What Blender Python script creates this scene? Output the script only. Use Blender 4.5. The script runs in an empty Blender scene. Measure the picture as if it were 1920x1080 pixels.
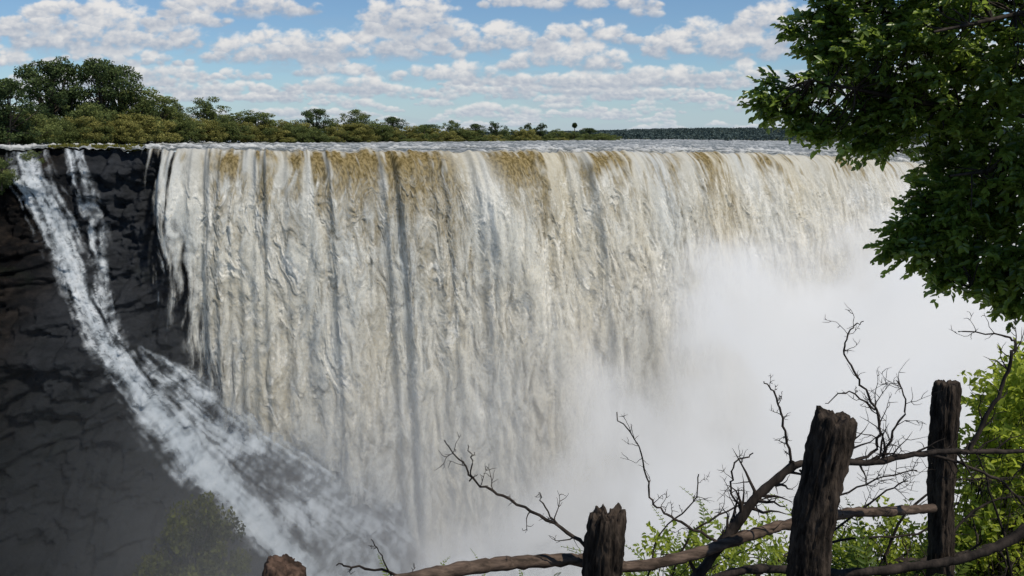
import bpy, math, random
import numpy as np
from mathutils import Vector
random.seed(5); rs=np.random.RandomState(7)
S=bpy.context.scene
F=1663.0; PITCH=math.radians(9.9); CP,SP=math.cos(PITCH),math.sin(PITCH)
def W(u,v,y):
    a=(u-960)/F; b=(540-v)/F
    k=y/(b*SP+CP)
    return np.array([a*k,y,(b*CP-SP)*k])
def PX(P):
    x,y,z=P[...,0],P[...,1],P[...,2]
    f=y*CP-z*SP; up=y*SP+z*CP
    return 960+F*x/f, 540-F*up/f
def sm(e0,e1,x):
    t=np.clip((x-e0)/(e1-e0),0,1); return t*t*(3-2*t)
# ---------- gradient noise ----------
def _h(ix,iy,iz,seed):
    with np.errstate(over='ignore'):
        h=ix.astype(np.uint32)*np.uint32(374761393)+iy.astype(np.uint32)*np.uint32(668265263)+iz.astype(np.uint32)*np.uint32(2246822519)+np.uint32(seed*3266489+17)
        h=(h^(h>>np.uint32(13)))*np.uint32(1274126177); h=(h^(h>>np.uint32(15)))*np.uint32(2654435761); h^=h>>np.uint32(14)
    return h
def gn(x,y,z=0.0,seed=0):
    x=np.asarray(x,float); y=np.asarray(y,float)+0*x; z=np.asarray(z,float)+0*x; x=x+0*y
    xi,yi,zi=np.floor(x).astype(np.int64),np.floor(y).astype(np.int64),np.floor(z).astype(np.int64)
    xf,yf,zf=x-xi,y-yi,z-zi
    f=lambda t:t*t*t*(t*(t*6-15)+10)
    ux,uy,uz=f(xf),f(yf),f(zf); r=0
    for dz in (0,1):
        wz=uz if dz else 1-uz
        for dy in (0,1):
            wy=uy if dy else 1-uy
            for dx in (0,1):
                wx=ux if dx else 1-ux
                h=_h(xi+dx,yi+dy,zi+dz,seed)
                gx=((h&np.uint32(1023)).astype(float)/511.5-1); gy=(((h>>np.uint32(10))&np.uint32(1023)).astype(float)/511.5-1); gz=(((h>>np.uint32(20))&np.uint32(1023)).astype(float)/511.5-1)
                r=r+wx*wy*wz*(gx*(xf-dx)+gy*(yf-dy)+gz*(zf-dz))
    return r*1.6
def fbm(x,y,z=0.0,seed=0,o=4,l=2.0,g=.5):
    a=1;s=0
    for i in range(o):
        s=s+a*gn(np.asarray(x)*l**i,np.asarray(y)*l**i,np.asarray(z)*l**i,seed+i*7); a*=g
    return s
# ---------- mesh helpers ----------
def mesh_np(name,V,Fc,mat=None,smooth=False,attrs=None,cols=None,mat2=None,midx=None):
    me=bpy.data.meshes.new(name)
    V=np.asarray(V,np.float32); Fc=np.asarray(Fc,np.int32); n,k=Fc.shape
    me.vertices.add(len(V)); me.vertices.foreach_set('co',V.ravel())
    me.loops.add(n*k); me.loops.foreach_set('vertex_index',Fc.ravel())
    me.polygons.add(n); me.polygons.foreach_set('loop_start',np.arange(n,dtype=np.int32)*k)
    me.update(calc_edges=True); 
    if smooth: me.polygons.foreach_set('use_smooth',np.ones(n,bool))
    for nm,a in (attrs or {}).items():
        at=me.attributes.new(nm,'FLOAT','POINT'); at.data.foreach_set('value',np.asarray(a,np.float32).ravel())
    for nm,a in (cols or {}).items():
        at=me.attributes.new(nm,'FLOAT_COLOR','POINT'); at.data.foreach_set('color',np.asarray(a,np.float32).ravel())
    if mat: me.materials.append(mat)
    if mat2: me.materials.append(mat2); me.polygons.foreach_set('material_index',np.asarray(midx,np.int32))
    me.validate(); return me
def obj(name,me,parent=None,**kw):
    o=bpy.data.objects.new(name,me); S.collection.objects.link(o)
    if parent: o.parent=parent
    for k,v in kw.items(): o[k]=v
    return o
def grid_faces(nr,nc):
    i=np.arange(nr-1)[:,None]*nc+np.arange(nc-1)[None,:]
    return np.stack([i,i+1,i+nc+1,i+nc],-1).reshape(-1,4)
class Tubes:
    def __init__(s): s.V=[];s.F=[];s.n=0
    def add(s,P,R,k=6,cap=True):
        P=np.asarray(P,float);R=np.asarray(R,float); m=len(P)
        T=np.gradient(P,axis=0); T/=np.linalg.norm(T,axis=1)[:,None]+1e-9
        ref=np.array([0.13,.31,.94]); 
        if abs(T[0]@ref)>.9: ref=np.array([.95,.2,.1])
        A=np.cross(T,ref); A/=np.linalg.norm(A,axis=1)[:,None]+1e-9; B=np.cross(T,A)
        th=np.arange(k)/k*2*math.pi
        V=P[:,None]+R[:,None,None]*(np.cos(th)[None,:,None]*A[:,None]+np.sin(th)[None,:,None]*B[:,None])
        s.V.append(V.reshape(-1,3))
        i=np.arange(m-1)[:,None]*k; j=np.arange(k)[None,:]; j2=(j+1)%k
        s.F.append(np.stack([i+j,i+j2,i+k+j2,i+k+j],-1).reshape(-1,4)+s.n)
        s.n+=m*k
    def mesh(s,name,mat): return mesh_np(name,np.concatenate(s.V),np.concatenate(s.F),mat,True)
def smooth_poly(P,n=8,R=None):
    P=np.asarray(P,float); m=len(P); t=np.linspace(0,m-1,(m-1)*n+1)
    i=np.clip(t.astype(int),0,m-2); f=(t-i)[:,None]
    g=lambda q:P[np.clip(q,0,m-1)]
    p0,p1,p2,p3=g(i-1),g(i),g(i+1),g(i+2)
    out=.5*((2*p1)+(-p0+p2)*f+(2*p0-5*p1+4*p2-p3)*f**2+(-p0+3*p1-3*p2+p3)*f**3)
    if R is None: return out
    return out,np.interp(t,np.arange(m),R)
def leaves(C,D,N,Ln,Wd,fold=.25):
    D=D/np.linalg.norm(D,axis=1)[:,None]; Sd=np.cross(D,N); Sd/=np.linalg.norm(Sd,axis=1)[:,None]+1e-9; N=np.cross(Sd,D)
    Ln=Ln[:,None];Wd=Wd[:,None]
    a=C; b=C+D*Ln-N*Ln*.12
    c1=C+D*Ln*.35+Sd*Wd*.5+N*Wd*fold; c2=C+D*Ln*.7+Sd*Wd*.42+N*Wd*fold*.6
    d1=C+D*Ln*.35-Sd*Wd*.5+N*Wd*fold; d2=C+D*Ln*.7-Sd*Wd*.42+N*Wd*fold*.6
    V=np.stack([a,c1,c2,b,d2,d1],1).reshape(-1,3); n=len(C)
    i=np.arange(n)[:,None]*6
    Fc=np.concatenate([i+np.array([[0,1,2,3]]),i+np.array([[0,3,4,5]])])
    return V,Fc
def diamonds(C,r,seedr):
    n=len(C); D=seedr.normal(size=(n,3)); D/=np.linalg.norm(D,axis=1)[:,None]
    E=seedr.normal(size=(n,3)); E=np.cross(D,E); E/=np.linalg.norm(E,axis=1)[:,None]
    r=r[:,None]
    V=np.stack([C+D*r,C+E*r*.6,C-D*r,C-E*r*.6],1).reshape(-1,3)
    return V,np.arange(4*n).reshape(-1,4)
# ---------- material helpers ----------
class M:
    def __init__(s,name):
        s.m=bpy.data.materials.new(name); s.m.use_nodes=True; s.t=s.m.node_tree; s.t.nodes.clear()
        s.out=s.n('ShaderNodeOutputMaterial')
    def n(s,t,ins=None,**kw):
        nd=s.t.nodes.new(t)
        for k,v in kw.items(): setattr(nd,k,v)
        for k,v in (ins or {}).items():
            if hasattr(v,'is_output'): s.t.links.new(v,nd.inputs[k])
            else: nd.inputs[k].default_value=v
        return nd
    def math(s,op,a,b=0.0,c=0.0,clamp=False):
        return s.n('ShaderNodeMath',{0:a,1:b,2:c},operation=op,use_clamp=clamp).outputs[0]
    def mix(s,f,a,b,bt='MIX'):
        n=s.n('ShaderNodeMix',{0:f},data_type='RGBA',blend_type=bt)
        for k,v in((6,a),(7,b)):
            if hasattr(v,'is_output'): s.t.links.new(v,n.inputs[k])
            else: n.inputs[k].default_value=(*v,1) if len(v)==3 else v
        return n.outputs[2]
    def attr(s,nm): return s.n('ShaderNodeAttribute',attribute_name=nm).outputs['Fac']
    def noise(s,vec,scale,det=4,rough=.55,dist=0):
        return s.n('ShaderNodeTexNoise',{'Vector':vec,'Scale':scale,'Detail':det,'Roughness':rough,'Distortion':dist}).outputs['Fac']
    def coord(s,scale=(1,1,1)):
        tc=s.n('ShaderNodeTexCoord').outputs['Object']
        return s.n('ShaderNodeMapping',{'Vector':tc,'Scale':scale}).outputs[0]
    def ramp(s,f,a,b): return s.n('ShaderNodeMapRange',{0:f,1:a,2:b},interpolation_type='SMOOTHSTEP').outputs[0]
    def bump(s,h,st,d): return s.n('ShaderNodeBump',{'Height':h,'Strength':st,'Distance':d}).outputs[0]
    def bsdf(s,col,rough=.7,normal=None,alpha=None,spec=.3):
        b=s.n('ShaderNodeBsdfPrincipled',{'Roughness':rough,'Specular IOR Level':spec})
        if hasattr(col,'is_output'): s.t.links.new(col,b.inputs['Base Color'])
        else: b.inputs['Base Color'].default_value=(*col,1)
        if normal: s.t.links.new(normal,b.inputs['Normal'])
        if alpha: s.t.links.new(alpha,b.inputs['Alpha'])
        return b.outputs[0]
    def done(s,sh,vol=False):
        s.t.links.new(sh,s.out.inputs['Volume' if vol else 'Surface']); return s.m
def leaf_mat(name,c1,c2,rough=.45,trans=.35,spec=.35):
    m=M(name); t=m.attr('tint'); col=m.mix(t,c1,c2)
    d=m.bsdf(col,rough,spec=spec)
    tr=m.n('ShaderNodeBsdfTranslucent',{'Color':m.mix(.5,col,tuple(min(1,x*2.2) for x in c2))}).outputs[0]
    return m.done(m.n('ShaderNodeMixShader',{0:trans,1:d,2:tr}).outputs[0])
def wood_mat(name,c1,c2,sc=(30,30,5),bs=.6,bd=.01):
    m=M(name); v=m.coord(sc); n1=m.noise(v,1,6,.65); n2=m.noise(m.coord((9,9,9)),1,3)
    f=m.ramp(m.math('ADD',m.math('MULTIPLY',n1,.7),m.math('MULTIPLY',n2,.3)),.35,.68)
    return m.done(m.bsdf(m.mix(f,c1,c2),.85,m.bump(n1,bs,bd),spec=.15))
bark_dark=wood_mat('bark_dark',(.013,.0105,.009),(.06,.046,.037))
bark_far=wood_mat('bark_grey',(.04,.03,.02),(.12,.10,.08),(3,3,1),.3,.05)
wood_post=wood_mat('weathered_post',(.007,.0055,.0045),(.085,.063,.047),(50,50,9),1.0,.014)
wood_rail=wood_mat('rail_wood',(.035,.025,.018),(.16,.112,.083),(14,60,60),.5,.006)
wood_red=wood_mat('reddish_wood',(.025,.016,.011),(.13,.082,.058),(30,30,8),.8,.012)

# ---------- camera, light, sky ----------
cam=bpy.data.cameras.new('camera'); co=bpy.data.objects.new('camera',cam); S.collection.objects.link(co)
cam.sensor_width=36; cam.lens=36*F/1920; cam.clip_start=.05; cam.clip_end=30000
co.rotation_euler=(math.pi/2-PITCH,0,0); S.camera=co
SUN=Vector((.43,-.31,.85)).normalized()
el=math.asin(SUN.z); az=math.atan2(SUN.x,SUN.y)
sl=bpy.data.lights.new('sun','SUN'); sl.energy=3.8; sl.angle=math.radians(.5); sl.color=(1,.94,.83)
so=bpy.data.objects.new('sun',sl); S.collection.objects.link(so); so.rotation_euler=SUN.to_track_quat('Z','Y').to_euler()
w=bpy.data.worlds.new('World'); S.world=w; w.use_nodes=True
class Wd(M):
    def __init__(s,t): s.t=t
m=Wd(w.node_tree); m.t.nodes.clear()
sky=m.n('ShaderNodeTexSky',sky_type='NISHITA',sun_disc=False,sun_elevation=el,sun_rotation=az,altitude=900,air_density=1.0,dust_density=.3,ozone_density=2.0)
sx=m.n('ShaderNodeSeparateXYZ',{0:m.n('ShaderNodeTexCoord').outputs['Generated']})
hz=m.ramp(sx.outputs[2],-.005,.08)
skyc=m.mix(1.0,sky.outputs[0],(.70,.84,.96),'MULTIPLY')
skyc=m.mix(m.math('MULTIPLY',m.math('SUBTRACT',1.0,hz),.6),skyc,(4.0,5.2,6.5))
bg=m.n('ShaderNodeBackground',{'Color':skyc,'Strength':.1})
wo=m.n('ShaderNodeOutputWorld'); m.t.links.new(bg.outputs[0],wo.inputs[0])
S.view_settings.view_transform='Standard'; S.view_settings.look='None'; S.view_settings.exposure=0

# ---------- cumulus clouds on a far sky band ----------
NA,NE=1900,300
aa=np.linspace(-.85,.85,NA); ee=np.linspace(-.004,.20,NE); AA,EE=np.meshgrid(aa,ee)
R_=14000.
SKP=np.stack([np.sin(AA)*np.cos(EE),np.cos(AA)*np.cos(EE),np.sin(EE)],-1)
SU,SV=PX(SKP)
cr=np.random.RandomState(42)
CLD=[(190,96,340,80),(70,60,120,42),(15,80,60,35),(440,30,280,44),(350,50,150,36),(765,66,150,80),(1070,16,330,32),(1110,84,180,38),(1213,30,46,26),(500,120,230,56),(690,110,320,52),(880,98,310,50),(1060,134,210,54),(1340,112,260,68),(1440,62,120,50),(1250,100,80,42),(210,124,290,28),(15,130,70,32),(630,142,150,28),(850,152,230,30),(300,150,220,24),(1250,152,200,24),(1400,150,150,26),(450,150,120,18),(1000,160,160,18),(120,30,140,26),(1640,60,260,60),(1800,130,220,50)]
for i in range(380):
    t=cr.rand()**.8; v=155+93*t; s=1-t*.78
    CLD.append((cr.uniform(-800,2800),v,cr.uniform(50,250)*s+8,cr.uniform(10,28)*s+3))
for i in range(60):
    u=cr.uniform(-900,2900); v=cr.uniform(-160,150)
    if -60<u<1480 and v>-20: continue
    CLD.append((u,v,cr.uniform(120,330),cr.uniform(30,75)))
CLD.sort(key=lambda c:-c[1])
A=np.zeros_like(AA); LIT=np.zeros_like(AA)
N1=fbm(SU/34.,SV/21.,0,900,5,2.1,.5); N2=fbm(SU/10.,SV/8.,0,920,3,2.,.5)
for (u,v,wd,h) in CLD:
    c0=np.searchsorted(aa,math.atan((u-wd*.75-960)/F/1.0)-.01)-2; c1=np.searchsorted(aa,math.atan((u+wd*.75-960)/F)+.01)+2
    c0=max(0,c0);c1=min(NA,c1)
    if c1-c0<3: continue
    su,sv=SU[:,c0:c1],SV[:,c0:c1]; 
    rowm=(sv[:,sv.shape[1]//2]<v+h*.5+14)&(sv[:,sv.shape[1]//2]>v-h*1.5-14)
    r0=np.argmax(rowm); r1=len(rowm)-np.argmax(rowm[::-1])
    if not rowm.any(): continue
    sl_=(slice(r0,r1),slice(c0,c1)); su,sv=SU[sl_],SV[sl_]; n1,n2=N1[sl_],N2[sl_]
    k=int(6+wd/max(h,6)*2.2); fld=np.full(su.shape,-1.); lt=np.zeros(su.shape)
    for j in range(k):
        px=u+wd*(.5*(2*(j+.5)/k-1))*1.0+cr.normal(0,wd*.03); prof=max(.15,1-((px-u)/(wd*.52))**2)
        rr=h*cr.uniform(.34,.66)*(.45+.55*prof); ry=rr*.86; py=v-ry*.55-cr.rand()*(h*.75*prof)
        dx=(su-px)/(rr*1.5); dy=(sv-py)/ry; r2=dx*dx+dy*dy; f=1-r2
        nz_=np.sqrt(np.clip(f,0,1)); l=np.clip(.50-.55*dy+.22*dx+.10*nz_,0,1)
        up=f>fld; lt=np.where(up,l,lt); fld=np.maximum(fld,f)
    base=sm(v+h*.18+5,v-h*.16-3,sv+n2*2.)
    sc_=min(1,h/26.)
    d=fld+n1*(.85)+n2*.16
    a=sm(-.36,.98,d)*(.25+.75*base)*sm(-1.,-.35,fld)
    a*=np.clip(.76+.28*h/40,0,1)
    hh=np.clip((v-sv)/h,0,1)
    l=np.clip(.0+.5*lt+.62*hh+.4*n1*sc_+.18*n2-.1,0,1)
    LIT[sl_]=LIT[sl_]*(1-a)+l*a; A[sl_]=A[sl_]*(1-a)+a
Lc=LIT/np.maximum(A,1e-3)
cl0=np.array([.37,.42,.51]);cl1=np.array([.81,.79,.77]); COLR=cl0+(cl1-cl0)*np.clip(Lc,0,1)[...,None]  # sunlit tops and grey undersides painted into the cloud colour
hzf=(.45*np.exp(-np.maximum(EE,0)/.028))[...,None]; COLR=COLR*(1-hzf)+np.array([.52,.61,.70])*hzf
wisp=.22*sm(0,.7,fbm(SU/120.,SV/26.,0,930,5)+.15)
A=np.maximum(A,wisp*sm(.15,.05,EE)); 
A=A*.95*sm(.85,.78,np.abs(AA))*sm(.198,.175,EE)*sm(-.003,.004,EE)
m=M('cloud_layer'); ca=m.n('ShaderNodeAttribute',attribute_name='ccol').outputs['Color']
e_=m.n('ShaderNodeEmission',{'Color':ca,'Strength':1.0}).outputs[0]; tp=m.n('ShaderNodeBsdfTransparent').outputs[0]
CLM=m.done(m.n('ShaderNodeMixShader',{0:m.attr('calpha'),1:tp,2:e_}).outputs[0])
try: CLM.cycles.emission_sampling='NONE'
except Exception as ex: print(ex)
Fg=grid_faces(NE,NA); kf=A.ravel()[Fg].max(1)>.003
obj('sky',mesh_np('sky',(SKP*R_).reshape(-1,3),Fg[kf],CLM,True,dict(calpha=A),dict(ccol=np.concatenate([COLR,np.ones(AA.shape+(1,))],-1))),kind='structure',label='blue sky with rows of puffy cumulus clouds',category='sky')

# ---------- lip of the falls ----------
def steps(u,pts): return np.interp(u,[p[0] for p in pts],[p[1] for p in pts])
MAC=[(262,0),(420,2.0),(470,3.2),(560,4.5),(578,6.5),(600,4.0),(690,3.5),(850,3),(885,6),(930,3.2),(1000,4),(1070,3),(1090,6),(1120,5.5),(1200,3.2),(1225,6),(1268,3.5),(1285,7),(1335,6.5),(1350,3.5),(1375,6),(1480,5),(1500,6.5),(1560,4),(1700,5),(2100,3)]
mu=np.linspace(-800,2200,3001); mm=np.convolve(np.pad(steps(mu,MAC),20,mode='edge'),np.ones(41)/41,'valid'); MACs=lambda u:np.interp(u,mu,mm)
LU=np.array([-700,-300,0,150,300,600,900,1100,1300,1500,1650,1800,2100]); LD=np.array([185,190,197,201,205,212,226,240,262,293,325,370,470])
LV=np.array([278,278,277,278,280,283,285,284,285,289,299,316,345.])
uu=np.linspace(-700,2100,1400); dd=np.interp(uu,LU,LD); ks=np.ones(61)/61
dd=np.convolve(np.pad(dd,30,mode='edge'),ks,'valid'); vv=np.interp(uu,LU,LV); vv=np.convolve(np.pad(vv,30,mode='edge'),ks,'valid')
LIP=np.array([W(a,b,c) for a,b,c in zip(uu,vv,dd)])
LIP[:,2]+=.85*gn(uu/85.,0*uu,0,801)+.7*gn(uu/28.,0*uu,0,802)+.45*gn(uu/9.,0*uu,0,803)
LIP[:,1]+=2.2*gn(uu/60.,0*uu,0,811)+1.2*gn(uu/18.,0*uu,0,812)-.6*MACs(uu)
lipY=lambda x:np.interp(x,LIP[:,0],LIP[:,1]); lipZ=lambda x:np.interp(x,LIP[:,0],LIP[:,2]); lipU=lambda x:np.interp(x,LIP[:,0],uu)
X_at=lambda u:np.interp(u,uu,LIP[:,0])

# ---------- waterfall curtain ----------
u0,u1=246,2050
NR=600
ui=np.concatenate([np.linspace(u0,1720,1400),np.linspace(1724,u1,100)])
xs=X_at(ui); P0=np.stack([xs,lipY(xs),lipZ(xs)],1)
LS=np.interp(xs,LIP[:,0],np.convolve(np.pad(LIP[:,1],60,mode='edge'),np.ones(121)/121,'valid'))
P1=np.stack([xs,LS],1)
seg=np.linalg.norm(np.diff(P1,axis=0),axis=1); Larc=np.concatenate([[0],np.cumsum(seg)])
T=np.gradient(P1,axis=0); T/=np.linalg.norm(T,axis=1)[:,None]; Nn=np.stack([T[:,1],-T[:,0]],1)
for k in range(2):Nn[:,k]=np.convolve(np.pad(Nn[:,k],60,mode='edge'),np.ones(121)/121,'valid')
tt=np.linspace(0,1,NR)**1.3; dep=103*tt
L,D=np.meshgrid(Larc,dep); U=np.meshgrid(ui,dep)[0]
chute=sm(62,-0,np.abs(U-(866+D*2.6)))
macro=.1*MACs(U)+1.8*fbm(U/110.,D/90.,0,3,2)
macro+=1.4*chute*sm(0,12,D)*sm(70,20,D)
Lw=L+2.6*gn(L/9.,D/22.,0,21)+1.1*gn(L/3.2,D/7.,0,22)
pl1=np.abs(fbm(Lw/8.,D/40.,0,31,2)); pl2=np.abs(fbm(Lw/3.2,D/18.,1,33,2))
plr1=1-np.exp(-pl1*3.2); plr2=1-np.exp(-pl2*3)
grow=sm(.5,14,D)
amp=grow*(1-.85*sm(25,80,D))
smo=lambda a:np.sqrt(a*a+.06)
col=(smo(pl1)*1.6+.6*fbm(Lw/6.,D/24.,0,36,3))*(1-.35*sm(10,60,D))+smo(pl2)*.65
dsh=D-8*plr1-4*plr2+3.5*gn(L/2.2,D/10.,0,42)+1.4*gn(L/.9,D/4.,0,43)
Lc2=Lw+.9*gn(L/1.9,D/2.6,0,23)+.3*gn(L/.7,D/.9,0,24)
ch1=np.abs(fbm(Lc2/2.9,dsh/4.0,0,51,3)); ch2=np.abs(fbm(Lc2/1.3,dsh/1.7,2,52,2)); ch3=gn(L/.62,D/.85,3,53); ch4=gn(L/.33,D/.42,5,54)
disp=macro+col*(.4+.6*grow)+smo(ch1)*.8*amp+smo(ch2)*(.04+.22*amp)+ch3*(.02+.07*amp)+ch4*(.02+.06*grow)
edge=.1+.9*sm(0,3.0,D)
disp*=edge
out=4.6*np.sqrt(np.maximum(D,0)*2/9.8)
V=np.zeros((NR,len(ui),3))
V[...,0]=P0[None,:,0]+Nn[None,:,0]*(out+disp); V[...,1]=P0[None,:,1]+Nn[None,:,1]*(out+disp)
V[...,2]=P0[None,:,2]-D
bm=steps(U,[(262,.0),(300,.3),(345,.05),(400,.1),(420,.8),(455,.6),(475,.1),(500,.6),(540,.5),(562,.9),(570,.1),(584,.1),(592,1),(690,1),(705,.5),(725,1),(850,1),(868,.0),(890,.05),(900,1),(1003,1),(1012,.1),(1035,.2),(1070,.6),(1082,.1),(1100,.8),(1140,.5),(1180,.2),(1222,.5),(1262,.2),(1290,.7),(1335,.6),(1350,.1),(1400,.3),(1500,.1),(1560,.4),(1640,.2),(2100,.1)])
strk=fbm(Lw/1.3,D/12.,0,71,4)
patch=fbm(L/4.5,D/7.,0,77,3)
lenb=3.5+19*bm*(1+.8*patch)+9*gn(L/2.6,0*D,0,74)
brown=np.clip(bm*1.5-.2+strk*.8+.9*patch-.3*(plr2-.5),0,1)*np.exp(-(D/np.maximum(lenb,2.2))**1.7)
brown*=1-.9*chute
brown=np.clip(brown-sm(.12,.5,ch2)*.3*sm(1,8,D)-sm(1.6,0,D)*sm(-.1,.4,gn(L/1.5,D*0,0,79))*.8,0,1)
groove=np.clip(1-plr1*1.6,0,1)*.8+np.clip(1-plr2*1.8,0,1)*.4
cav=np.clip(1-(ch1*1.2+ch2*.8+.25*ch3)*1.7,0,1)*grow*(1-.6*sm(40,90,D))  # crevice shade between the lobes, painted into the water colour
plume=fbm(Lw/9.,D/45.,0,85,3)
feather=fbm(Lc2/2.4,dsh/6.,0,86,4)
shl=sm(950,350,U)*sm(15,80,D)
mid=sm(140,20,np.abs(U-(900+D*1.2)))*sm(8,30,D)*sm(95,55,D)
dark=np.clip(.10+.2*groove*(.4+.6*grow)+.9*plume+.6*feather+.42*shl+.22*mid,0,1)*(.35+.65*sm(3,25,D))*(1-.85*chute)  # grey-brown plume tone, plus groove and lower-left shade painted in
hi=np.clip(.16+plr1*.25+plr2*.2-.3*cav+1.2*fbm(Lc2/2.,dsh/4.5,0,89,4)+.8*chute-.35*shl,0,1)*grow*(1-.4*sm(50,100,D))  # white froth, with lobe highlights painted into the colour
tan=np.clip(.62+.6*fbm(L/18.,D/50.,0,81,2)+.2*strk,0,1)*sm(220,520,U)*(1-.3*sm(50,100,D))
al=sm(0,60,(U-(272+1.95*D+14*fbm(L*0+1,D/9.,0,91,3))) + 52*fbm(Lw/1.2,D/22.,0,95,4) +14*fbm(L/.9,D/2.5,0,96,3))
al=np.where(U>272+1.95*D+150,1,al)
def water_mat(name,use_alpha):
    m=M(name); n1=m.noise(m.coord((1,1,.8)),1.5,9,.75); n2=m.noise(m.coord((1,1,.14)),1.5,6,.65)
    base=m.mix(m.attr('tan'),(.53,.545,.535),(.54,.485,.365))
    base=m.mix(m.math('MULTIPLY',m.ramp(n1,.40,.66),.4),base,(.70,.68,.61))
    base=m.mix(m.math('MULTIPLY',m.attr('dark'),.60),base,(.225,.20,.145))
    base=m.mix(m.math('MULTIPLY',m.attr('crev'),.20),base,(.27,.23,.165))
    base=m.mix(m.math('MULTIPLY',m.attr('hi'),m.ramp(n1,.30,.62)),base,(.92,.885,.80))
    base=m.mix(m.attr('brown'),base,m.mix(m.ramp(n2,.35,.65),(.10,.071,.020),(.33,.25,.115)))
    h=m.math('ADD',m.math('MULTIPLY',n1,.85),m.math('MULTIPLY',n2,.15)); nb=m.bump(h,.14,.5)
    pb=m.n('ShaderNodeBsdfDiffuse',{'Color':base,'Normal':nb}).outputs[0]
    tr=m.n('ShaderNodeBsdfTranslucent',{'Color':base}).outputs[0]
    pb=m.n('ShaderNodeMixShader',{0:.2,1:pb,2:tr}).outputs[0]
    if not use_alpha: return m.done(pb)
    tp=m.n('ShaderNodeBsdfTransparent').outputs[0]
    return m.done(m.n('ShaderNodeMixShader',{0:m.attr('alpha'),1:tp,2:pb}).outputs[0])
Fw=grid_faces(NR,len(ui)); amin=al.ravel()[Fw].min(1); amax=al.ravel()[Fw].max(1); kf=amax>.01
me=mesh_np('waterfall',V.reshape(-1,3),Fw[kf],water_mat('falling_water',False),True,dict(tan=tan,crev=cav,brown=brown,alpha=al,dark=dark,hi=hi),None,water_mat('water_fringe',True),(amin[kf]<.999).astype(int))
wf=obj('waterfall',me,kind='structure',label='wide brown and white curtain of falling river water',category='waterfall')
# thin veils of loose spray hanging just outside the curtain
sk=(slice(None,None,2),slice(None,None,2))
def blur(A_,n):
    for _ in range(2):
        c=np.cumsum(np.pad(A_,((n+1,n),(0,0)),mode='edge'),0); A_=(c[2*n+1:]-c[:-2*n-1])/(2*n+1)
        c=np.cumsum(np.pad(A_,((0,0),(n+1,n)),mode='edge'),1); A_=(c[:,2*n+1:]-c[:,:-2*n-1])/(2*n+1)
    return A_
Ds,Ls_,Us=D[sk],L[sk],U[sk]; dsm=blur(disp[sk],4); als=al[sk]; outs=out[sk]; dshs=blur(dsh[sk],1); Lws=Lw[sk]; shs=shl[sk]
for vi,(off,th,seed,sx_,sy_) in enumerate([(1.1,-.04,1000,1.5,4.0),(2.2,.02,1040,2.6,7.)]):
    f1=fbm(Lws/sx_+seed,dshs/sy_,0,seed,5,2.,.6); f2=fbm(Lws/5.+seed,Ds/40.,0,seed+9,3)
    av=sm(th-.25,th+.85,f1*.95+f2*.6+.2*chute[sk]-.10*shs+.22*sm(35,90,Ds))*.9*sm(4,22,Ds)*als
    vo=outs+dsm+off*(.6+.4*sm(10,60,Ds))+.5*fbm(Lws/3.,Ds/7.,0,seed+20,3)
    VV=np.stack([P0[None,::2,0]+Nn[None,::2,0]*vo,P0[None,::2,1]+Nn[None,::2,1]*vo,P0[None,::2,2]-Ds],-1)
    vt=tan[sk]; 
    m=M('loose_spray'); n1=m.noise(m.coord((1,1,.7)),1.6,8,.76)
    bc=m.mix(m.attr('tan'),(.72,.74,.73),(.77,.715,.59)); bc=m.mix(m.math('MULTIPLY',m.attr('shade'),.5),bc,(.42,.42,.39))  # lower-left shade painted into the spray colour
    df=m.n('ShaderNodeBsdfDiffuse',{'Color':bc}).outputs[0]; tr=m.n('ShaderNodeBsdfTranslucent',{'Color':bc}).outputs[0]
    sh=m.n('ShaderNodeMixShader',{0:.35,1:df,2:tr}).outputs[0]; tp=m.n('ShaderNodeBsdfTransparent').outputs[0]
    af=m.math('MULTIPLY',m.attr('alpha'),m.ramp(n1,.22,.62))
    vm=m.done(m.n('ShaderNodeMixShader',{0:af,1:tp,2:sh}).outputs[0])
    Fv=grid_faces(*Ds.shape); kv=av.ravel()[Fv].max(1)>.02
    obj('spray_veil',mesh_np('spray_veil',VV.reshape(-1,3),Fv[kv],vm,True,dict(alpha=av,tan=vt,shade=shs)),wf)

# ---------- cliff and cascade ----------
bp=[(30,285,192),(50,400,188),(95,470,184),(135,560,180),(165,630,176),(200,700,172),(260,800,168),(330,880,166),(430,950,164),(520,1040,162),(600,1120,160)]
BP=np.array([W(*p) for p in bp]); BO=np.argsort(BP[:,2])
cx=np.concatenate([np.linspace(-240,-130,90),np.linspace(-129.6,10,480),np.linspace(12,420,90)])
ct=np.linspace(0,1,400)
CX,CT=np.meshgrid(cx,ct); top=lipZ(CX)-.35; CZ=top+(-108-top)*CT
def cliff_y(X,Z):
    xb=np.interp(Z,BP[BO,2],BP[BO,0])
    dn=np.clip(-Z/100,0,1)
    A=5+58*dn**1.1; wd=5+10*dn
    s=(xb+3-X)/wd; b=A*(1/(1+np.exp(-s*1.1)))
    b=b+ (10*dn**2)*sm(70,0,X-xb)
    return lipY(X)+1.8-b*sm(-4.,-9.,Z)
rn=7.0*fbm(CX/19.,CZ/17.,0,101,5)+1.6*fbm(CX/4.,CZ/3.4,0,105,4,2.,.6)
zl=CZ/6.5+2.0*gn(CX/14.,CZ/18.,0,110); led=(zl-np.floor(zl)); rn2=2.2*sm(0,.2,led)*(1-sm(.5,1,led))*(gn(CX/9.,CZ/9.,0,113)+.5)
blk=.7*np.round(2.4*gn(CX/4.5+.6*gn(CX/2,CZ/2,0,114),CZ/6.5+.5*gn(CX/3,CZ/3,0,115),0,111))/2
fade=sm(0,.05,CT)
damp=np.where(CX>10,.3,1)
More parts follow.
